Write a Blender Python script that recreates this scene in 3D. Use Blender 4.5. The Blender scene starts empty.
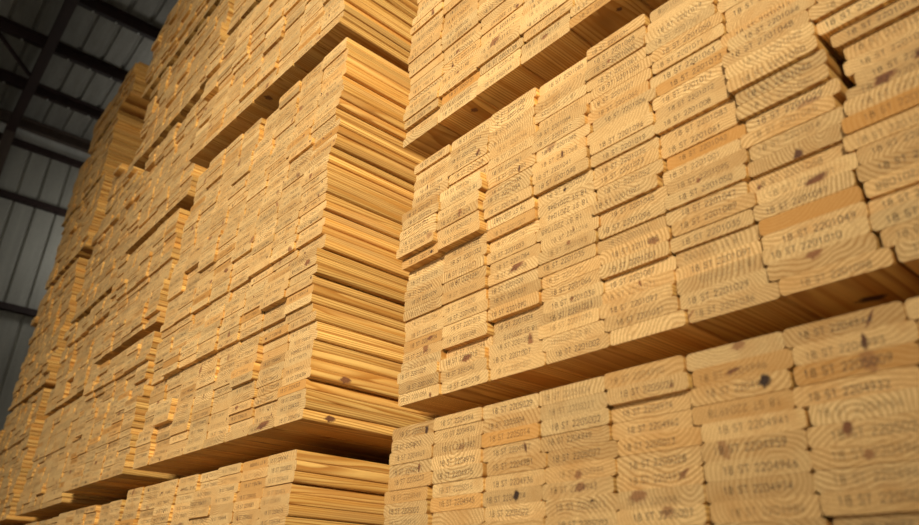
import bpy, math, random
from mathutils import Vector, Matrix

# ------------------------------------------------------------------ basics
scene = bpy.context.scene
COL = scene.collection
W_PX, H_PX = 919, 525
ZC = 0.90                      # camera height above the floor
F_PX = 704.4
YAW, PITCH, ROLL = 0.8665, 0.4470, 0.0269
BW, BT = 0.1390, 0.0247        # board width, thickness (pitch 140.5 x 24.9 mm)
PX, PZ = 0.1405, 0.0249
LENGTH = 4.88
RAD = 0.0062
rng = random.Random(11)

def cam_axes():
    f = Vector((-math.sin(YAW)*math.cos(PITCH), math.cos(YAW)*math.cos(PITCH), math.sin(PITCH)))
    r = Vector((math.cos(YAW), math.sin(YAW), 0)); u = r.cross(f)
    return r*math.cos(ROLL)+u*math.sin(ROLL), u*math.cos(ROLL)-r*math.sin(ROLL), f
CR, CU, CF = cam_axes()

def proj(p):
    d = Vector(p) - Vector((0, 0, ZC)); z = d.dot(CF)
    if z < 0.05: return None
    return (W_PX/2 + F_PX*d.dot(CR)/z, H_PX/2 - F_PX*d.dot(CU)/z)

def link(o, parent=None):
    COL.objects.link(o)
    if parent: o.parent = parent
    return o

def tag(o, label, cat, group=None, kind=None):
    o['label'] = label; o['category'] = cat
    if group: o['group'] = group
    if kind: o['kind'] = kind
    return o

# ------------------------------------------------------------------ materials
def nodes(name):
    m = bpy.data.materials.new(name); m.use_nodes = True
    nt = m.node_tree
    return m, nt, nt.nodes, nt.links, nt.nodes['Principled BSDF']

def math_node(N, L, op, a, b=None, c=None, clamp=False):
    n = N.new('ShaderNodeMath'); n.operation = op; n.use_clamp = clamp
    for i, v in enumerate((a, b, c)):
        if v is None: continue
        if isinstance(v, (int, float)): n.inputs[i].default_value = v
        else: L.new(v, n.inputs[i])
    return n.outputs[0]

def mix_col(N, L, fac, a, b, blend='MIX'):
    n = N.new('ShaderNodeMix'); n.data_type = 'RGBA'; n.blend_type = blend
    for s, v in ((n.inputs[0], fac), (n.inputs[6], a), (n.inputs[7], b)):
        if isinstance(v, (int, float)): s.default_value = v
        elif isinstance(v, tuple): s.default_value = (*v, 1)
        else: L.new(v, s)
    return n.outputs[2]

def noise(N, L, vec, scale, detail=3, rough=.5, out=0):
    n = N.new('ShaderNodeTexNoise'); n.inputs['Scale'].default_value = scale
    n.inputs['Detail'].default_value = detail; n.inputs['Roughness'].default_value = rough
    L.new(vec, n.inputs['Vector'])
    return n.outputs[out]

def ramp(N, L, fac, stops):
    n = N.new('ShaderNodeValToRGB'); cr = n.color_ramp
    while len(cr.elements) < len(stops): cr.elements.new(.5)
    for e, (p, c) in zip(cr.elements, stops):
        e.position = p; e.color = (*c, 1) if isinstance(c, tuple) else (c, c, c, 1)
    L.new(fac, n.inputs[0]); return n.outputs[0]

def attr(N, name):
    n = N.new('ShaderNodeAttribute'); n.attribute_name = name; return n

def vmath(N, L, op, a, b):
    n = N.new('ShaderNodeVectorMath'); n.operation = op
    for i, v in enumerate((a, b)):
        if isinstance(v, tuple): n.inputs[i].default_value = v
        else: L.new(v, n.inputs[i])
    return n.outputs[0]

def make_wood():
    m, nt, N, L, P = nodes('southern_pine')
    wc = attr(N, 'pith').outputs['Vector']           # metres from this board's own pith line
    bv = N.new('ShaderNodeSeparateColor'); L.new(attr(N, 'tone').outputs['Color'], bv.inputs[0])
    tone, orange, endf = bv.outputs[0], bv.outputs[1], bv.outputs[2]
    vivid = attr(N, 'tone').outputs['Alpha']
    mk = N.new('ShaderNodeSeparateXYZ'); L.new(attr(N, 'knot').outputs['Vector'], mk.inputs[0])
    ink = attr(N, 'ink').outputs['Fac']
    # growth rings round the pith, wavering slowly along the board
    st = vmath(N, L, 'MULTIPLY', wc, (1, .10, 1))
    wob = noise(N, L, st, 14, 2, .5, 1)
    wobv = vmath(N, L, 'MULTIPLY', vmath(N, L, 'SUBTRACT', wob, (.5, .5, .5)), (.022, 0, .022))
    wob2 = noise(N, L, vmath(N, L, 'MULTIPLY', wc, (1, .02, 1)), 75, 2, .5, 1)
    wobv2 = vmath(N, L, 'MULTIPLY', vmath(N, L, 'SUBTRACT', wob2, (.5, .5, .5)), (.0030, 0, .0030))
    q = vmath(N, L, 'ADD', vmath(N, L, 'ADD', wc, wobv), wobv2)
    sp = N.new('ShaderNodeSeparateXYZ'); L.new(q, sp.inputs[0])
    rr = math_node(N, L, 'SQRT', math_node(N, L, 'ADD', math_node(N, L, 'MULTIPLY', sp.outputs[0], sp.outputs[0]),
                                           math_node(N, L, 'MULTIPLY', sp.outputs[2], sp.outputs[2])))
    ph = math_node(N, L, 'ADD', math_node(N, L, 'MULTIPLY', rr, 172.0),
                   math_node(N, L, 'MULTIPLY', noise(N, L, st, 26, 1), 1.6))
    fr = math_node(N, L, 'FRACT', ph)
    late = ramp(N, L, fr, [(0, 0.0), (.42, .08), (.74, .80), (.90, 1.0), (1.0, 0.0)])
    late = math_node(N, L, 'MULTIPLY', late, vivid)
    fibre = noise(N, L, vmath(N, L, 'MULTIPLY', wc, (1, .012, 1)), 420, 3, .6)
    blot = noise(N, L, vmath(N, L, 'MULTIPLY', wc, (1, .12, 1)), 22, 3, .55)
    grainy = noise(N, L, wc, 900, 2, .7)
    # planed faces: deep honey yellow; sawn ends: paler and greyer
    side = mix_col(N, L, math_node(N, L, 'MULTIPLY', late, .95), (.78, .460, .125), (.36, .130, .016))
    end = mix_col(N, L, late, (.76, .495, .203), (.39, .195, .055))
    broad = noise(N, L, vmath(N, L, 'MULTIPLY', wc, (1, .025, 1)), 55, 2, .5)
    side = mix_col(N, L, ramp(N, L, broad, [(.46, 0.0), (.64, .75)]), side, (.50, .205, .030))
    base = mix_col(N, L, endf, side, end)
    base = mix_col(N, L, 1.0, base, ramp(N, L, fibre, [(.25, .84), (.75, 1.08)]), 'MULTIPLY')
    base = mix_col(N, L, ramp(N, L, blot, [(.48, 0.0), (.72, .60)]), base, (.50, .255, .075))
    spk = math_node(N, L, 'MULTIPLY', ramp(N, L, grainy, [(.36, .75), (.54, 0.0)]), endf)
    base = mix_col(N, L, spk, base, (.36, .20, .075))
    base = mix_col(N, L, orange, base, (.50, .215, .040))
    tv = N.new('ShaderNodeCombineColor')
    for i in range(3): L.new(tone, tv.inputs[i])
    base = mix_col(N, L, 1.0, base, tv.outputs[0], 'MULTIPLY')
    # knots, pitch streaks and checks: dark, with a shape of their own
    kn = N.new('ShaderNodeCombineXYZ'); L.new(mk.outputs[0], kn.inputs[0]); L.new(mk.outputs[1], kn.inputs[1])
    kw = noise(N, L, kn.outputs[0], 1.3, 3, .6)
    kr = math_node(N, L, 'SQRT', math_node(N, L, 'ADD', math_node(N, L, 'MULTIPLY', mk.outputs[0], mk.outputs[0]),
                                           math_node(N, L, 'MULTIPLY', mk.outputs[1], mk.outputs[1])))
    kd = math_node(N, L, 'ADD', kr, math_node(N, L, 'MULTIPLY', math_node(N, L, 'SUBTRACT', kw, .5), 1.5))
    kmask = math_node(N, L, 'MULTIPLY', ramp(N, L, kd, [(.62, 1.0), (1.0, 0.0)]), math_node(N, L, 'MINIMUM', mk.outputs[2], 1.0))
    kc = mix_col(N, L, math_node(N, L, 'SUBTRACT', mk.outputs[2], 1.0, clamp=True), (.225, .085, .030), (.045, .022, .012))
    kc = mix_col(N, L, 1.0, kc, ramp(N, L, math_node(N, L, 'FRACT', math_node(N, L, 'MULTIPLY', kd, 3.0)), [(0, 1.35), (1, .7)]), 'MULTIPLY')
    base = mix_col(N, L, kmask, base, kc)
    blotch = ramp(N, L, noise(N, L, wc, 330, 2, .6), [(.30, .45), (.52, 1.0)])
    base = mix_col(N, L, math_node(N, L, 'MULTIPLY', ink, blotch), base, (.050, .034, .026))
    L.new(base, P.inputs['Base Color'])
    L.new(math_node(N, L, 'ADD', math_node(N, L, 'MULTIPLY', endf, .25), .50), P.inputs['Roughness'])
    P.inputs['Specular IOR Level'].default_value = .30
    b = N.new('ShaderNodeBump'); b.inputs['Distance'].default_value = .0007
    b.inputs['Strength'].default_value = .55
    h = math_node(N, L, 'ADD', math_node(N, L, 'MULTIPLY', grainy, endf), math_node(N, L, 'MULTIPLY', fibre, .5))
    L.new(h, b.inputs['Height']); L.new(b.outputs[0], P.inputs['Normal'])
    return m
WOOD = make_wood()

def make_metal(name, col, rough, metal, streak=.25):
    m, nt, N, L, P = nodes(name)
    tc = N.new('ShaderNodeTexCoord').outputs['Object']
    n1 = noise(N, L, vmath(N, L, 'MULTIPLY', tc, (1, 6, .6)), 1.6, 4, .6)
    n2 = noise(N, L, tc, 30, 3, .6)
    f = math_node(N, L, 'ADD', math_node(N, L, 'MULTIPLY', n1, .7), math_node(N, L, 'MULTIPLY', n2, .3))
    c = mix_col(N, L, 1.0, col, ramp(N, L, f, [(.30, 1 - streak), (.70, 1 + streak)]), 'MULTIPLY')
    L.new(c, P.inputs['Base Color'])
    P.inputs['Roughness'].default_value = rough; P.inputs['Metallic'].default_value = metal
    return m
ROOF_M = make_metal('galvanised_roof_sheet', (.27, .26, .23), .5, .35)
WALL_M = make_metal('grey_wall_sheet', (.37, .365, .32), .55, .15, .18)
STEEL_M = make_metal('red_oxide_steel', (.026, .012, .010), .6, 0, .35)
EAVE_M = make_metal('brown_painted_steel', (.085, .060, .045), .6, 0, .3)
BOLT_M = make_metal('zinc_fastener', (.62, .62, .60), .35, .6, .1)
LIT_STRIP_M = make_metal('lit_wall_strip', (.60, .61, .58), .5, 0, .1)  # paler colour stands in for light on the wall sheet

def make_concrete():
    m, nt, N, L, P = nodes('concrete')
    tc = N.new('ShaderNodeTexCoord').outputs['Object']
    f = noise(N, L, tc, 2.2, 6, .6)
    L.new(ramp(N, L, f, [(.3, (.44, .41, .36)), (.7, (.56, .53, .47))]), P.inputs['Base Color'])
    P.inputs['Roughness'].default_value = .85
    return m
CONC = make_concrete()

# ------------------------------------------------------------------ board geometry
def profile(w, t, r, seg):
    pts = []
    for cx, cz, a0 in ((w/2-r, t-r, 0), (-w/2+r, t-r, 90), (-w/2+r, r, 180), (w/2-r, r, 270)):
        for k in range(seg+1):
            a = math.radians(a0 + 90*k/seg)
            pts.append((cx + r*math.cos(a), cz + r*math.sin(a)))
    return pts

# single-stroke lettering, cell 0..1 wide, 0..1.6 high
def _o(x0, y0, x1, y1, c=.22):
    return [(x0+c, y0), (x1-c, y0), (x1, y0+c), (x1, y1-c), (x1-c, y1), (x0+c, y1), (x0, y1-c), (x0, y0+c), (x0+c, y0)]
GLYPH = {
 '0': [_o(.05, 0, .95, 1.6)],
 '1': [[(.2, 1.25), (.5, 1.6), (.5, 0)]],
 '2': [[(.05, 1.3), (.3, 1.6), (.75, 1.6), (.95, 1.3), (.9, 1.0), (.05, 0), (.95, 0)]],
 '3': [[(.05, 1.6), (.9, 1.6), (.45, .95), (.8, .9), (.95, .5), (.7, 0), (.25, 0), (.05, .2)]],
 '4': [[(.75, 0), (.75, 1.6), (.02, .5), (1.0, .5)]],
 '5': [[(.9, 1.6), (.15, 1.6), (.1, .9), (.7, .95), (.95, .6), (.9, .2), (.6, 0), (.2, 0), (.03, .2)]],
 '6': [[(.8, 1.6), (.35, 1.2), (.05, .5), (.2, .05), (.7, 0), (.95, .4), (.75, .85), (.15, .75)]],
 '7': [[(.05, 1.6), (.95, 1.6), (.4, 0)]],
 '8': [_o(.12, .85, .88, 1.6, .18), _o(.05, 0, .95, .85, .2)],
 '9': [[(.2, 0), (.65, .4), (.95, 1.1), (.8, 1.55), (.3, 1.6), (.05, 1.2), (.25, .75), (.85, .85)]],
 'S': [[(.95, 1.35), (.7, 1.6), (.25, 1.6), (.05, 1.25), (.2, .9), (.8, .7), (.95, .35), (.7, 0), (.25, 0), (.03, .25)]],
 'T': [[(.0, 1.6), (1.0, 1.6)], [(.5, 1.6), (.5, 0)]],
}
def text_quads(s, h, coarse=False):
    """list of quads in (u, v), text starting at u = 0"""
    k = h/1.6; adv = 1.36*k; out = []; u = 0
    for ch in s:
        if ch == ' ': u += .72*adv; continue
        for pl in GLYPH[ch]:
            if coarse and len(pl) > 5: pl = pl[::2] + ([pl[-1]] if len(pl) % 2 == 0 else [])
            for (x0, y0), (x1, y1) in zip(pl, pl[1:]):
                dx, dy = x1-x0, y1-y0; l = math.hypot(dx, dy) or 1
                dx, dy = dx/l, dy/l; t = .092; e = .05
                a = (x0-dx*e, y0-dy*e); b = (x1+dx*e, y1+dy*e)
                out.append([(u+k*(a[0]+dy*t), k*(a[1]-dx*t)), (u+k*(b[0]+dy*t), k*(b[1]-dx*t)),
                            (u+k*(b[0]-dy*t), k*(b[1]+dx*t)), (u+k*(a[0]-dy*t), k*(a[1]+dx*t))])
        u += adv
    return out, u

class Geo:
    """collects boards with their per-board wood attributes"""
    def __init__(self):
        self.v = []; self.f = []; self.pith = []; self.tone = []; self.knot = []; self.ink = []
    def add(self, co, pith, tone, knot, ink):
        self.v.append(co); self.pith.extend(pith); self.tone.extend(tone); self.knot.extend(knot); self.ink.append(ink)
        return len(self.v)-1
    def mesh(self, name):
        me = bpy.data.meshes.new(name); me.from_pydata(self.v, [], self.f)
        for nm, ty, dat, key in (('pith', 'FLOAT_VECTOR', self.pith, 'vector'), ('tone', 'FLOAT_COLOR', self.tone, 'color'),
                                 ('knot', 'FLOAT_VECTOR', self.knot, 'vector'), ('ink', 'FLOAT', self.ink, 'value')):
            a = me.attributes.new(nm, ty, 'POINT'); a.data.foreach_set(key, dat)
        me.materials.append(WOOD)
        me.polygons.foreach_set('use_smooth', [len(p) == 4 and abs(0) == 0 for p in self.f])
        me.update()
        return me

def build_board(g, b, detail, M=None):
    """one board into g. local frame: x across, y along (0 = front end), z up from its underside."""
    M = M or Matrix.Identity(4)
    seg = 4 if detail >= 2 else (2 if detail == 1 else 1)
    w, t = b['w'], b['t']
    prof = profile(w, t, RAD*b.get('rk', 1), seg)
    px, pz, ty, tx, tz, gs = b['pith']
    def pith(x, y, z): return ((x-px + tx*y)*gs, y+ty, (z-pz + tz*y)*gs)
    tone_e = (b['tone'], b['orange'], 1.0, b.get('vivid', .7)); tone_s = (b['tone']*b.get('ts', 1), b['orange']*.6, 0.0, 1.0)
    kn = b.get('knot'); sk = b.get('side_knot')
    def kfront(x, z):
        if not kn: return (9, 9, 0)
        kx, kz, a, sx, sz, d = kn; dx, dz = x-kx, z-kz; c, s = math.cos(a), math.sin(a)
        return ((dx*c+dz*s)/sx, (-dx*s+dz*c)/sz, d)
    def kside(x, y, z):
        if not sk: return (9, 9, 0)
        axis, k1, k2, s1, s2, d = sk
        return ((y-k1)/s1, ((z if axis == 'right' else x)-k2)/s2, d)
    n = len(prof); L = b['len']
    def P(x, y, z): return tuple(M @ Vector((x, y, z)))
    cap = [g.add(P(x, 0, z), pith(x, 0, z), tone_e, kfront(x, z), 0.0) for x, z in prof]
    g.f.append(cap)                                     # front: counter-clockwise seen from -Y
    fr = [g.add(P(x, 0, z), pith(x, 0, z), tone_s, kside(x, 0, z), 0.0) for x, z in prof]
    bk = [g.add(P(x, L, z), pith(x, L, z), tone_s, kside(x, L, z), 0.0) for x, z in prof]
    for i in range(n):
        j = (i+1) % n
        g.f.append([fr[j], fr[i], bk[i], bk[j]])
    cb = [g.add(P(x, L, z), pith(x, L, z), tone_e, (9, 9, 0), 0.0) for x, z in prof]
    g.f.append(cb[::-1])
    st = b.get('stamp')
    if st:
        txt, h, u0, v0, flip, dens, slope = st
        qs, wid = text_quads(txt, h, coarse=detail < 2)
        for qd in qs:
            ids = []
            for (u, v) in qd:
                x = u0 + u; z = v0 + v + slope*u
                if flip: x, z = -x, t - z
                ids.append(g.add(P(x, -.00035, z), pith(x, 0, z), tone_e, kfront(x, z), dens))
            g.f.append(ids if True else ids[::-1])

# ------------------------------------------------------------------ packs
# id, phrase, left x, cols, bottom z (above the camera), rows, front y, turn, along-jitter, number range
RIGHT = 'near'
PACKS = [
 ('A', 'lowest near pack',      -1.2064, 8, 0.318-45*PZ, 45, .8545, 0, 0.006, (2204930, 2205030)),
 ('B', 'middle near pack',      -1.2350, 8, 0.373, 25, .8848, 0, 0.009, (2201000, 2201099)),
 ('C', 'topmost near pack',     -1.2340, 8, 1.035, 25, .8540, 0, 0.007, (2203100, 2203199)),
 ('L', 'tall pack across the gap', -1.501-8*PX, 8, 0.377, 48, .8027, .0189, 0.010, (2204100, 2204499)),
 ('M', 'bottom pack across the gap', -1.524-8*PX, 8, .312-44*PZ, 44, .8127, .0189, 0.006, (2204500, 2204900)),
 ('N', 'upper pack across the gap', -1.492-8*PX-.05, 8, 1.646, 24, .7900, .0370, 0.010, (2202000, 2202300)),
 ('O', 'topmost pack across the gap', -1.50-8*PX, 8, 2.335, 25, .7960, .0189, 0.010, (2202400, 2202600)),
 ('P', None, -2.915-6*PX, 6, -.81, 45, .845, .01, .011, (2200000, 2200900)),
 ('Q', None, -2.905-6*PX, 6, .400, 23, .835, .01, .011, (2200000, 2200900)),
 ('R', None, -2.920-6*PX, 6, 1.015, 22, .835, .01, .011, (2200000, 2200900)),
 ('S', None, -2.880-6*PX, 6, 1.615, 25, .835, .01, .011, (2200000, 2200900)),
 ('T', None, -2.900-8*PX, 8, 2.310, 24, .835, .01, .011, (2200000, 2200900)),
 ('U', None, -2.900-10*PX, 10, 2.985, 25, .835, .01, .011, (2200000, 2200900)),
 ('V', None, -3.87-7*PX, 7, -.81, 45, .88, .0, .011, (2200000, 2200900)),
 ('W', None, -3.85-7*PX, 7, .370, 22, .87, .0, .011, (2200000, 2200900)),
 ('X', None, -3.87-7*PX, 7, .945, 21, .87, .0, .011, (2200000, 2200900)),
 ('Y', None, -3.85-7*PX, 7, 1.530, 30, .87, .0, .011, (2200000, 2200900)),
 ('f', None, -4.78, 4, 2.310, 11, .885, .0, .020, (2200000, 2200900)),
 ('Z', None, -5.10-8*PX, 8, -.81, 45, .87, .0, .011, (2200000, 2200900)),
 ('a', None, -5.12-8*PX, 8, .370, 32, .87, .0, .011, (2200000, 2200900)),
 ('b', None, -5.10-8*PX, 8, 1.200, 36, .87, .0, .011, (2200000, 2200900)),
 ('c', None, -5.08-8*PX, 8, 2.190, 24, .87, .0, .011, (2200000, 2200900)),
 ('d', None, -5.26-8*PX, 8, 2.840, 24, .87, .0, .011, (2200000, 2200900)),
 ('e', None, -5.02-8*PX, 8, 3.480, 13, .87, .0, .011, (2200000, 2200900)),
]
# marks on the sawn ends: pack, x, z (z above the camera), angle, half sizes, darkness (<=1 brown, 2 black)
KNOTS = [
 ('A', -1.097, 0.300, 0, .006, .010, 1.9),
 ('A', -1.113, 0.231, 0, .005, .009, 1.2),
 ('A', -1.132, 0.269, 0, .0013, .011, 1.5),
 ('A', -0.828, 0.232, .3, .0032, .011, 1.3),
 ('A', -0.848, 0.157, 0, .008, .0095, 2),
 ('A', -0.990, 0.253, 0, .009, .006, .6),
 ('A', -0.404, 0.259, 0, .009, .010, 2),
 ('A', -0.433, 0.313, 0, .012, .007, .8),
 ('A', -0.445, 0.280, .2, .014, .003, 1.2),
 ('A', -0.269, 0.306, -.5, .0025, .014, 1.3),
 ('A', -0.280, 0.280, 0, .004, .012, 1.6),
 ('A', -0.318, 0.187, 0, .007, .011, 1.25),
 ('A', -0.301, 0.155, 0, .007, .007, .8),
 ('A', -0.717, 0.176, 0, .009, .008, .8),
 ('A', -0.713, 0.158, 0, .012, .008, .8),
 ('A', -0.607, 0.136, 0, .018, .009, .8),
 ('A', -0.561, 0.113, 0, .012, .008, .7),
 ('A', -0.536, 0.160, .6, .012, .004, .9),
 ('B', -1.179, 0.910, 0, .003, .009, 1.4),
 ('B', -1.060, 0.916, 0, .006, .006, .9),
 ('B', -0.987, 0.913, -.5, .006, .011, 1.3),
 ('B', -0.922, 0.809, 0, .008, .009, .9),
 ('B', -0.857, 0.805, 0, .004, .010, 1.6),
 ('B', -0.741, 0.784, .1, .0037, .010, 1.5),
 ('B', -0.874, 0.592, .25, .024, .009, 1.1),
 ('B', -1.011, 0.434, .1, .018, .008, 1.0),
 ('B', -1.143, 0.512, .1, .012, .005, 1.0),
 ('B', -0.617, 0.935, 0, .005, .005, 1.1),
 ('B', -0.472, 0.601, 0, .005, .005, 1.1),
 ('B', -0.741, 0.594, 0, .006, .006, .9),
 ('B', -0.728, 0.616, .2, .0013, .009, 1.5),
 ('B', -0.600, 0.469, .3, .003, .008, 1.0),
 ('B', -0.321, 0.573, 0, .008, .012, 1.7),
 ('B', -0.308, 0.524, .3, .022, .009, 1.2),
 ('B', -0.195, 0.644, .4, .020, .012, 1.3),
 ('B', -0.151, 0.651, 0, .010, .012, 1.4),
 ('B', -0.324, 0.422, 0, .013, .009, .9),
 ('B', -0.744, 0.485, 0, .006, .005, .9),
 ('B', -0.294, 0.652, 0, .022, .009, .6),
 ('B', -0.514, 0.385, .7, .014, .002, 1.0),
 ('C', -1.036, 1.222, .3, .009, .006, 1.2),
 ('C', -1.054, 1.186, 0, .006, .006, 1.5),
 ('C', -0.828, 1.215, .2, .007, .006, 1.3),
 ('C', -0.748, 1.067, .1, .012, .006, .9),
 ('C', -1.158, 1.093, 0, .003, .003, 1.0),
 ('L', -1.586, 0.839, 0, .006, .008, 1.5),
 ('L', -1.538, 0.793, 0, .016, .010, 1.0),
 ('L', -2.124, 0.549, 0, .004, .011, 1.6),
 ('L', -1.698, 0.392, .1, .040, .010, 1.15),
 ('L', -2.343, 0.724, .4, .014, .002, 1.1),
]
ORANGE = [
 ('B', -0.326, 0.483, 0.75),
 ('M', -1.706, 0.287, 0.6),
 ('M', -1.708, 0.258, 0.55),
 ('M', -1.698, 0.228, 0.5),
 ('M', -1.596, 0.215, 0.35),
 ('L', -1.638, 0.722, 0.6),
 ('L', -1.669, 0.594, 0.4),
 ('L', -1.785, 0.450, 0.5),
 ('A', -0.480, 0.377, 0.3),
 ('A', -0.290, 0.259, 0.6),
 ('A', -1.133, 0.171, 0.45),
 ('A', -1.153, 0.210, 0.4),
 ('B', -0.556, 0.835, 0.4),
 ('B', -0.458, 0.811, 0.6),
 ('B', -0.180, 0.578, 0.8),
 ('C', -0.631, 1.029, 0.6),
 ('A', -0.463, 0.283, 0.5),
 ('A', -0.457, 0.229, 0.45),
]
SIDE_MARKS = [            # pack, column, row, face, centre (along, across or up), half sizes, darkness
 ('L', 7, 0, 'right', .075, .012, .018, .009, 1.5),
 ('L', 7, 4, 'right', .10, .012, .020, .010, 1.2),
 ('B', 6, 0, 'bottom', .09, .010, .012, .022, 1.9),
 ('C', 4, 0, 'bottom', .02, -.012, .012, .012, 1.6),
 ('C', 4, 0, 'bottom', .03, .03, .006, .007, 1.7),
 ('C', 1, 0, 'bottom', .03, .03, .010, .010, 1.3),
 ('N', 4, 0, 'bottom', .03, -.01, .020, .014, 1.5),
 ('L', 5, 0, 'bottom', .09, .01, .07, .006, 1.5),
]

boards = []
for (pid, phrase, x0, nc, zb, nr, D, rot, jit, nums) in PACKS:
    rg = random.Random(pid + 'deck')
    # along-offset and pith are shared by short runs of a column; sideways offset is shared by whole layers
    ylay, xlay = [], []
    sw = .0105 if pid in 'LMNO' else .0060
    while len(xlay) < nr:
        sh = rg.uniform(-sw, sw)
        xlay += [sh]*rg.choice((1, 1, 2, 2, 3, 4))
    while len(ylay) < nr:
        o = rg.gauss(0, jit*.75)
        ylay += [max(-jit, min(jit, o))]*rg.choice((2, 3, 4, 5, 6, 8))
    big = [0.0]*nr
    seam = {'B': (13, .022, 0, 2), 'L': (12, .012, 0, 8)}.get(pid)
    cols_y = []
    piths = []
    for c in range(nc):
        ys, ps = [], []
        while len(ys) < nr:
            n = rg.choice((1, 2, 2, 3, 3, 4, 5)); o = rg.gauss(0, jit*.42)
            if rg.random() < (.02 if pid in 'ABC' else .06): o += rg.choice((-1, 1))*jit*1.3
            ys += [max(-jit*1.8, min(jit*1.8, o))]*n
        while len(ps) < nr:
            n = rg.choice((1, 1, 1, 2, 2, 3, 4))
            cx, cz = rg.uniform(-.08, .08), rg.choice((rg.uniform(-.15, -.03), rg.uniform(-.11, -.02), rg.uniform(.04, .13), rg.uniform(.05, .17), rg.uniform(-.03, .055)))
            gs = rg.uniform(.75, 1.25); t = rg.uniform(0, 40); tx, tz = rg.gauss(0, .014), rg.gauss(0, .014)
            base = len(ps)
            for i in range(n): ps.append((cx, cz - PZ*i, t, tx, tz, gs))
        cols_y.append(ys); piths.append(ps)
    for r in range(nr):
        x = x0 + xlay[r] + rg.uniform(-.0015, .0015)
        for c in range(nc):
            w = BW + rg.uniform(-.0012, .0008)
            gap = rg.choice((.0003, .0006, .001, .0015, .002, .005))
            y = cols_y[c][r] + ylay[r] + rg.gauss(0, .0010)
            if r == 0: y = min(y, 0)*.5 - .002
            if seam and seam[0] <= r < seam[0]+6 and seam[2] <= c < seam[3]: y -= seam[1]
            if pid in 'NSRTU' and c == 0 and rg.random() < .3: y += rg.uniform(0, .02)
            xc = x + w/2
            if pid == 'A' and c == 0 and r <= nr-6: xc -= .013
            # turn about the pack's right front corner
            xr = x0 + nc*PX
            wx = xr + (xc-xr)*math.cos(rot); wy = D + (xc-xr)*math.sin(rot) + y
            b = dict(pid=pid, r=r, c=c, nr=nr, nc=nc, phrase=phrase, w=w, t=BT, len=LENGTH + rg.uniform(-.01, .01) - y,
                     x=wx, y=wy, z=zb + r*PZ + ZC, rot=rot,
                     pith=piths[c][r], tone=max(.70, min(1.12, rg.gauss(.95, .085))),
                     orange=(rg.uniform(.45, .85) if rg.random() < (.03 if pid in 'ABC' else .06) else max(0, rg.gauss(.12, .10))),
                     ts=rg.uniform(.80, 1.10), vivid=rg.choice((.5, .65, .8, .9, 1.0, 1.1)))
            lo, hi = nums
            num = str(rg.randrange(lo, hi))
            if rg.random() < .94:
                h = rg.uniform(.0082, .0096)
                b['stamp'] = ['18 ST ' + num, h, -.060 + rg.uniform(0, .020), .0068 + rg.uniform(-.002, .003),
                              rg.random() < .05, rg.choice((.5, .75, .9, .95, 1.0)), rg.gauss(0, .012)]
            if rg.random() < (.11 if pid in 'ABC' else .22):
                big_ = rg.random() < .35
                b['knot'] = (rg.uniform(-.06, .06), rg.uniform(.003, .02), rg.uniform(0, math.pi),
                             rg.uniform(.010, .024) if big_ else rg.uniform(.004, .007), rg.uniform(.006, .012) if big_ else rg.uniform(.002, .005),
                             rg.choice((.6, .8, .9)) if big_ else rg.choice((.9, 1.3, 1.8)))
            x += w + gap
            if pid == 'B' and c == 7 and .60 < zb + r*PZ < .74: b['x'] += .012; b['y'] += .012
            boards.append(b)
            if seam is None and pid in 'AC': pass
def at(pid, kx, kz):
    best, bd = None, 9
    for b in boards:
        if b['pid'] != pid: continue
        d = max(abs(kx-b['x'])-b['w']/2, abs(kz+ZC-b['z']-BT/2)-BT/2)
        if d < bd: best, bd = b, d
    return best
for (pid, kx, kz, ang, sx, sz, dark) in KNOTS:
    b = at(pid, kx, kz)
    b['knot'] = (kx-b['x'], min(max(kz+ZC-b['z'], .004), .021), ang, sx, sz, dark)
for (pid, kx, kz, v) in ORANGE:
    b = at(pid, kx, kz); b['orange'] = v; b['tone'] = min(b['tone'], .95)
for (pid, c, r, face, k1, k2, s1, s2, d) in SIDE_MARKS:
    for b in boards:
        if b['pid'] == pid and b['c'] == c and b['r'] == r: b['side_knot'] = (face, k1, k2, s1, s2, d)

# how large each end shows from the camera
def shown(b):
    area = 0; n = 0; inside = 0
    cs = []
    for i in (-.5, 0, .5):
        for j in (.1, .5, .9):
            p = proj((b['x']+i*b['w'], b['y'], b['z']+j*b['t']))
            if p is None: return 0
            n += 1; inside += (0 <= p[0] < W_PX and 0 <= p[1] < H_PX); cs.append(p)
    p0, p1, p2, p3 = cs[0], cs[6], cs[8], cs[2]
    ar = 0
    q = [p0, p1, p2, p3]
    for k in range(4):
        ar += q[k][0]*q[(k+1) % 4][1] - q[(k+1) % 4][0]*q[k][1]
    b['pxw'] = math.hypot(p1[0]-p0[0], p1[1]-p0[1])
    b['inside'] = inside/n
    return abs(ar)/2/.8 * inside/n
for b in boards: b['show'] = shown(b)
order = sorted(boards, key=lambda b: -b['show'])
near = [b for b in order if b['show'] > 0 and b['phrase']][:300]
near_ids = {id(b) for b in near}

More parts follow.
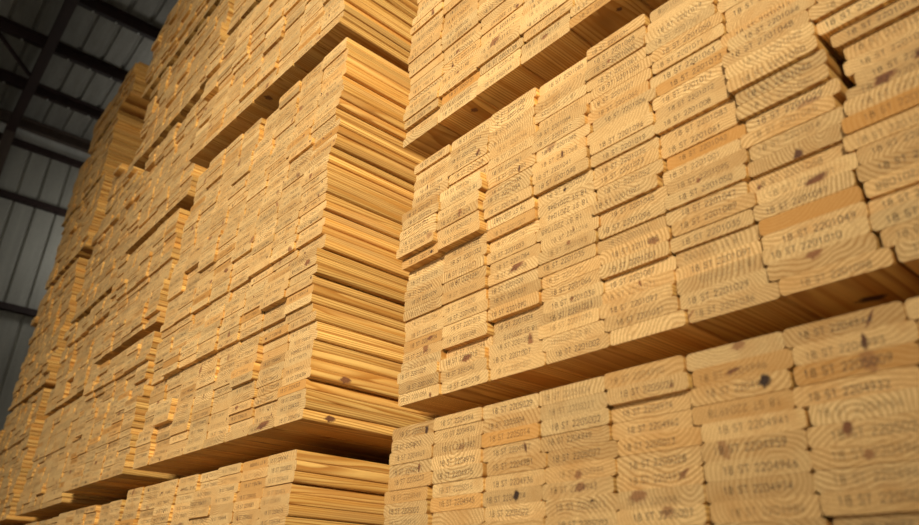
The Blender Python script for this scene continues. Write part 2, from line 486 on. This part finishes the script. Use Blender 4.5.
ORD = ['', 'first', 'second', 'third', 'fourth', 'fifth', 'sixth', 'seventh', 'eighth', 'ninth', 'tenth', 'eleventh', 'twelfth',
       'thirteenth', 'fourteenth', 'fifteenth', 'sixteenth', 'seventeenth', 'eighteenth', 'nineteenth', 'twentieth']
def ordn(n):
    if n <= 20: return ORD[n]
    return {2: 'twenty', 3: 'thirty', 4: 'forty'}[n//10] + ('-' + ORD[n % 10] if n % 10 else '')
GROUPS = {'A': 'decking boards of the lowest near pack', 'B': 'decking boards of the middle near pack', 'C': 'decking boards of the topmost near pack',
          'L': 'decking boards of the tall pack across the gap', 'M': 'decking boards of the bottom pack across the gap',
          'N': 'decking boards of the upper pack across the gap', 'O': 'decking boards of the topmost pack across the gap'}
def look(b):
    k = b.get('knot')
    if k and k[5] > 1: return 'black-knotted'
    if k: return 'brown-stained'
    if b['orange'] > .4: return 'orange-brown'
    if b['tone'] < .91: return 'dull'
    if b['tone'] > 1.03: return 'pale'
    return 'honey-coloured'
def label(b):
    c = b['c']+1 if b['pid'] in 'ABC' else b['nc']-b['c']
    up, down = b['r']+1, b['nr']-b['r']
    if b['pid'] in 'AM': row = 'top row' if down == 1 else ordn(down) + ' row down'
    elif b['pid'] == 'C' or up <= down: row = 'bottom row' if up == 1 else ordn(up) + ' row up'
    else: row = 'top row' if down == 1 else ordn(down) + ' row down'
    return f"{look(b)} pine board, {row}, {ordn(c)} column from the gap, {b['phrase']}"

for b in near:
    g = Geo(); build_board(g, b, 2)
    o = link(bpy.data.objects.new('decking_board', g.mesh('decking_board')))
    o.location = (b['x'], b['y'], b['z']); o.rotation_euler = (0, 0, b['rot'])
    tag(o, label(b), 'board', GROUPS[b['pid']])

far = Geo()
for b in boards:
    if id(b) in near_ids: continue
    vis = b['show'] > 0
    if not vis or b['pxw'] < 9: b['stamp'] = None
    M = Matrix.Translation((b['x'], b['y'], b['z'])) @ Matrix.Rotation(b['rot'], 4, 'Z')
    build_board(far, b, 1 if vis and b['pxw'] > 12 else 0, M)
o = link(bpy.data.objects.new('decking_boards', far.mesh('decking_boards')))
tag(o, 'countless small pine board ends in tall stacks receding towards the grey far wall', 'boards', None, 'stuff')

# ------------------------------------------------------------------ building
def mesh_obj(name, verts, faces, mat, parent=None):
    me = bpy.data.meshes.new(name); me.from_pydata(verts, [], faces); me.materials.append(mat); me.update()
    return link(bpy.data.objects.new(name, me), parent)
def box_geo(x0, x1, y0, y1, z0, z1, v, f):
    i = len(v)
    v += [(x0, y0, z0), (x1, y0, z0), (x1, y1, z0), (x0, y1, z0), (x0, y0, z1), (x1, y0, z1), (x1, y1, z1), (x0, y1, z1)]
    f += [[i, i+3, i+2, i+1], [i+4, i+5, i+6, i+7], [i, i+1, i+5, i+4], [i+1, i+2, i+6, i+5], [i+2, i+3, i+7, i+6], [i+3, i, i+4, i+7]]

WX = -12.0; EAVE = 6.93 + ZC; SL = .083
def roof_z(x): return EAVE + .10 + SL*(x-WX)
Y0, Y1 = -7.0, 7.5; XR = 7.0

fl = mesh_obj('floor', *(lambda v, f: (box_geo(WX-.2, XR, Y0, Y1, -.15, 0, v, f), (v, f))[1])([], []), CONC); fl['kind'] = 'structure'

# ribbed roof sheet: ribs run up the slope, spaced along Y
def ribbed(a0, a1, step, rib, h):
    prof = []; a = a0
    while a < a1:
        prof += [(a, 0), (a+step-rib*2.0, 0), (a+step-rib*1.5, h), (a+step-rib*.5, h)]
        for k in (1, 2):                                   # two shallow stiffening swages
            pass
        a += step
    prof.append((a, 0)); return prof
pr = ribbed(Y0, Y1, .305, .030, .034)
v = []; f = []
for (y, h) in pr:
    for x in (WX-.1, XR): v.append((x, y, roof_z(x)+h+.0))
n = len(pr)
for i in range(n-1): f.append([2*i, 2*i+1, 2*i+3, 2*i+2])
t = len(v)
for (y, h) in pr:
    for x in (WX-.1, XR): v.append((x, y, roof_z(x)+h+.03))
for i in range(n-1): f.append([t+2*i, t+2*i+2, t+2*i+3, t+2*i+1])
ce = mesh_obj('ceiling', v, f, ROOF_M); ce['kind'] = 'structure'

pr = ribbed(Y0, Y1, .305, .026, .030)
v = []; f = []
WTOP = EAVE - .10
for off in (0, -.03):
    t = len(v)
    for (y, h) in pr:
        for z in (0, WTOP): v.append((WX - .12 - h + off, y, z))
    for i in range(len(pr)-1): f.append([t+2*i, t+2*i+2, t+2*i+3, t+2*i+1][::(1 if off == 0 else -1)])
wl = mesh_obj('wall_left', v, f, WALL_M); wl['kind'] = 'structure'
v = []; f = []
pr = ribbed(WX-.15, XR, .305, .026, .030)
for off in (0, .03):
    t = len(v)
    for (x, h) in pr:
        for z in (0, roof_z(x)): v.append((x, Y1 - .0 + h + off, z))
    for i in range(len(pr)-1): f.append([t+2*i, t+2*i+1, t+2*i+3, t+2*i+2][::(1 if off == 0 else -1)])
wb = mesh_obj('wall_back', v, f, WALL_M); wb['kind'] = 'structure'

def steel(name, geos, mat, label_, cat, group=None, loc=(0, 0, 0)):
    v, f = [], []
    for q in geos: box_geo(*q, v, f)
    v = [(a-loc[0], b-loc[1], c-loc[2]) for a, b, c in v]
    o = mesh_obj(name, v, f, mat); o.location = loc
    return tag(o, label_, cat, group, 'thing')

def bolts(parent, pts, loc):
    for p in pts:
        v, f = [], []; nb = 8
        for k in range(nb):
            a = 2*math.pi*k/nb
            v.append((p[0]+.016*math.cos(a), p[1]+.016*math.sin(a), p[2])); 
        for k in range(nb):
            a = 2*math.pi*k/nb
            v.append((p[0]+.012*math.cos(a), p[1]+.012*math.sin(a), p[2]-.016))
        f = [list(range(nb)), list(range(2*nb-1, nb-1, -1))] + [[k, nb+k, nb+(k+1) % nb, (k+1) % nb] for k in range(nb)]
        v = [(a-loc[0], b-loc[1], c-loc[2]) for a, b, c in v]
        mesh_obj('bolt', v, f, BOLT_M, parent)

# purlins: Z sections running along Y under the roof sheet
def purlin(x, lab, depth=.14):
    zt = roof_z(x) - .004
    q = [(x-.006, x+.006, Y0, Y1, zt-depth, zt), (x, x+.075, Y0, Y1, zt-.010, zt), (x-.075, x, Y0, Y1, zt-depth, zt-depth+.010)]
    o = steel('roof_purlin', q, STEEL_M, lab, 'beam', 'roof purlins', (x, Y0, zt-depth))
    bolts(o, [(x-.05, yy, zt-depth-.0005) for yy in [-.1 + .305*k for k in range(6)]], (x, Y0, zt-depth))
    return o
purlin(-8.80, 'dark red steel roof purlin, uppermost, just above the tall far stack')
purlin(-9.95, 'dark red steel roof purlin crossing the rafter in the middle')
purlin(-11.05, 'dark red steel roof purlin nearest the eave beam')

# rafter: I section in the plane y = RY, following the slope
RY = .53
def slopebox(x0, x1, y0, y1, d0, d1):
    v = []
    for (dz) in (d1, d0):
        for (x, y) in ((x0, y0), (x1, y0), (x1, y1), (x0, y1)): v.append((x, y, roof_z(x)-dz))
    return v, [[0, 3, 2, 1], [4, 5, 6, 7], [0, 1, 5, 4], [1, 2, 6, 5], [2, 3, 7, 6], [3, 0, 4, 7]]
v, f = [], []
for (y0, y1, d0, d1) in ((-.065, .065, .010, .024), (-.005, .005, .024, .27), (-.065, .065, .27, .284)): box_geo(0, 18.4, y0, y1, -d1, -d0, v, f)
o = mesh_obj('roof_rafter', v, f, STEEL_M); o.location = (WX+.10, RY, roof_z(WX+.10)-.142); o.rotation_euler = (0, -math.atan(SL), 0)
tag(o, 'dark steel rafter sloping down to the wall column', 'beam', None, 'thing')
zc = EAVE - .115
steel('steel_column', [(WX-.028, WX-.013, RY-.075, RY+.075, 0, zc), (WX-.013, WX+.15, RY-.006, RY+.006, 0, zc), (WX+.15, WX+.165, RY-.075, RY+.075, 0, zc)],
      EAVE_M, 'brown steel column against the grey ribbed wall', 'column', None, (WX, RY, 0))
# eave beam, top girt, girts
EZ = EAVE + .00
steel('eave_beam', [(WX-.02, WX-.008, Y0, Y1, EZ-.10, EZ+.08), (WX-.02, WX+.07, Y0, Y1, EZ-.11, EZ-.10), (WX-.02, WX+.07, Y0, Y1, EZ+.07, EZ+.08)],
      EAVE_M, 'brown steel eave beam at the top of the grey wall', 'beam', None, (WX, Y0, EZ))
def girt(z, lab, h=.10):
    steel('wall_girt', [(WX-.1190, WX-.0275, Y0, Y1, z-h/2, z-h/2+.01), (WX-.04, WX-.03, Y0, Y1, z-h/2, z+h/2), (WX-.1190, WX-.0275, Y0, Y1, z+h/2-.01, z+h/2)],
          STEEL_M, lab, 'beam', 'wall girts', (WX, Y0, z))
girt(6.585+ZC, 'dark steel girt along the top of the wall under the pale strip')
girt(5.63+ZC, 'dark steel girt halfway up the visible grey wall')
girt(3.85+ZC, 'dark steel girt lowest on the grey wall beside the boards')
steel('lit_strip', [(WX-.116, WX-.10, Y0, Y1, 6.62+ZC, 6.88+ZC)], LIT_STRIP_M, 'pale strip of wall sheet coloured as lit, between eave beam and wall girt', 'trim', None, (WX, Y0, 6.7+ZC))['kind'] = 'structure'  # lit band of wall sheet, its brightness put into the colour
# flange brace from purlin down to rafter
def bar(name, a, b, r, mat):
    a, b = Vector(a), Vector(b); d = (b-a).normalized(); s = d.cross(Vector((0, 0, 1))).normalized(); t = s.cross(d)
    v = [tuple(p + s*i*r + t*j*r) for p in (a, b) for i, j in ((-1, -1), (1, -1), (1, 1), (-1, 1))]
    return mesh_obj(name, v, [[0, 1, 2, 3], [7, 6, 5, 4], [0, 4, 5, 1], [1, 5, 6, 2], [2, 6, 7, 3], [3, 7, 4, 0]], mat)
o = bar('flange_brace', (-9.99, -.10, roof_z(-9.99)-.185), (-10.36, RY-.075, roof_z(-10.3)-.40), .022, STEEL_M)
tag(o, 'thin dark steel brace slanting from purlin to rafter', 'brace', None, 'thing')

# bearers: timbers between the packs, set well back from the ends
def bearer(x0, x1, y, z0, z1, lab):
    v, f = [], []; box_geo(x0, x1, y, y+.089, z0+ZC, z1+ZC, v, f)
    g = Geo()
    for p in v: g.add((p[0]-x0, p[1]-y, p[2]-z0-ZC), (p[1]-y-.02, p[0], p[2]-z0-ZC+.03), (.8, .2, 0, 1), (9, 9, 0), 0.0)
    g.f = f
    o = link(bpy.data.objects.new('timber_bearer', g.mesh('timber_bearer'))); o.location = (x0, y, z0+ZC)
    tag(o, lab, 'bearer', 'timber bearers between packs')
def stack_bearers(ids, word):
    pk = {p[0]: p for p in PACKS}
    prev = -ZC; last = None
    for pid in ids:
        p = pk[pid]; zb = p[4]
        for k, yy in enumerate((1.55, 4.4)):
            bearer(max(p[2], last[2] if last else -99)+.02, min(p[2]+p[3]*PX, last[2]+last[3]*PX if last else 99)-.03, yy, prev+.0002, zb-.0004, f"timber bearer {'nearer' if k == 0 else 'farther'} under the {word[pid]}")
        last = p
        prev = zb + (p[5]-1)*PZ + BT
WORD = {p[0]: p[1] for p in PACKS if p[1]}
for i, pid in enumerate('PQRSTU'): WORD[pid] = ['ground', 'second', 'third', 'fourth', 'fifth', 'sixth'][i] + ' pack of the second stack'
for i, pid in enumerate('VWXYf'): WORD[pid] = ['ground', 'second', 'third', 'fourth', 'small top'][i] + ' pack of the third stack'
for i, pid in enumerate('Zabcde'): WORD[pid] = ['ground', 'second', 'third', 'fourth', 'fifth', 'sixth'][i] + ' pack of the farthest stack'
for ids in ('ABC', 'MLNO', 'PQRSTU', 'VWXYf', 'Zabcde'): stack_bearers(ids, WORD)

# ------------------------------------------------------------------ light
w = bpy.data.worlds.new('World'); scene.world = w; w.use_nodes = True
bg = w.node_tree.nodes['Background']; bg.inputs[0].default_value = (1.0, .94, .82, 1); bg.inputs[1].default_value = .20
def area(name, loc, target, sx, sy, power, col):
    l = bpy.data.lights.new(name, 'AREA'); l.shape = 'RECTANGLE'; l.size = sx; l.size_y = sy; l.energy = power; l.color = col
    o = link(bpy.data.objects.new(name, l)); o.location = loc
    o.rotation_euler = (Vector(target)-Vector(loc)).to_track_quat('-Z', 'Y').to_euler()
    return o
def spot(name, loc, target, ang, rad, power, col):
    l = bpy.data.lights.new(name, 'SPOT'); l.spot_size = math.radians(ang); l.spot_blend = 1.0; l.shadow_soft_size = rad; l.energy = power; l.color = col
    o = link(bpy.data.objects.new(name, l)); o.location = loc
    o.rotation_euler = (Vector(target)-Vector(loc)).to_track_quat('-Z', 'Y').to_euler()
    return o
spot('key_spot', (2.8, -3.5, 3.2), (-2.4, .8, 2.2), 48, .32, 3300, (1.0, .955, .83))  # unseen key light, added; soft narrow cone imitates lens falloff towards the edges
spot('floor_bounce_spot', (0.2, -2.6, 4.6), (0.0, -2.3, 0), 62, .25, 3000, (1.0, .95, .84))  # unseen light added so the floor bounces onto the pack undersides
l = bpy.data.lights.new('roof_fill', 'POINT'); l.energy = 32; l.shadow_soft_size = .3; l.color = (1, .97, .9)  # unseen light added behind the stacks to brighten roof and eave
o = link(bpy.data.objects.new('roof_fill', l)); o.location = (-11.2, 2.6, 5.9)

# ------------------------------------------------------------------ camera
cam = bpy.data.cameras.new('Camera'); co = link(bpy.data.objects.new('Camera', cam))
cam.sensor_fit = 'HORIZONTAL'; cam.sensor_width = 36; cam.lens = 36*F_PX/W_PX
M = Matrix((CR, CU, -CF)).transposed().to_4x4(); M.translation = (0, 0, ZC)
co.matrix_world = M
cam.clip_start = .02
cam.dof.use_dof = True; cam.dof.focus_distance = 1.85; cam.dof.aperture_fstop = 3.3
scene.camera = co
scene.view_settings.view_transform = 'Standard'; scene.view_settings.look = 'None'
scene.view_settings.gamma = 1; scene.view_settings.exposure = 0.0; scene.view_settings.use_curve_mapping = False
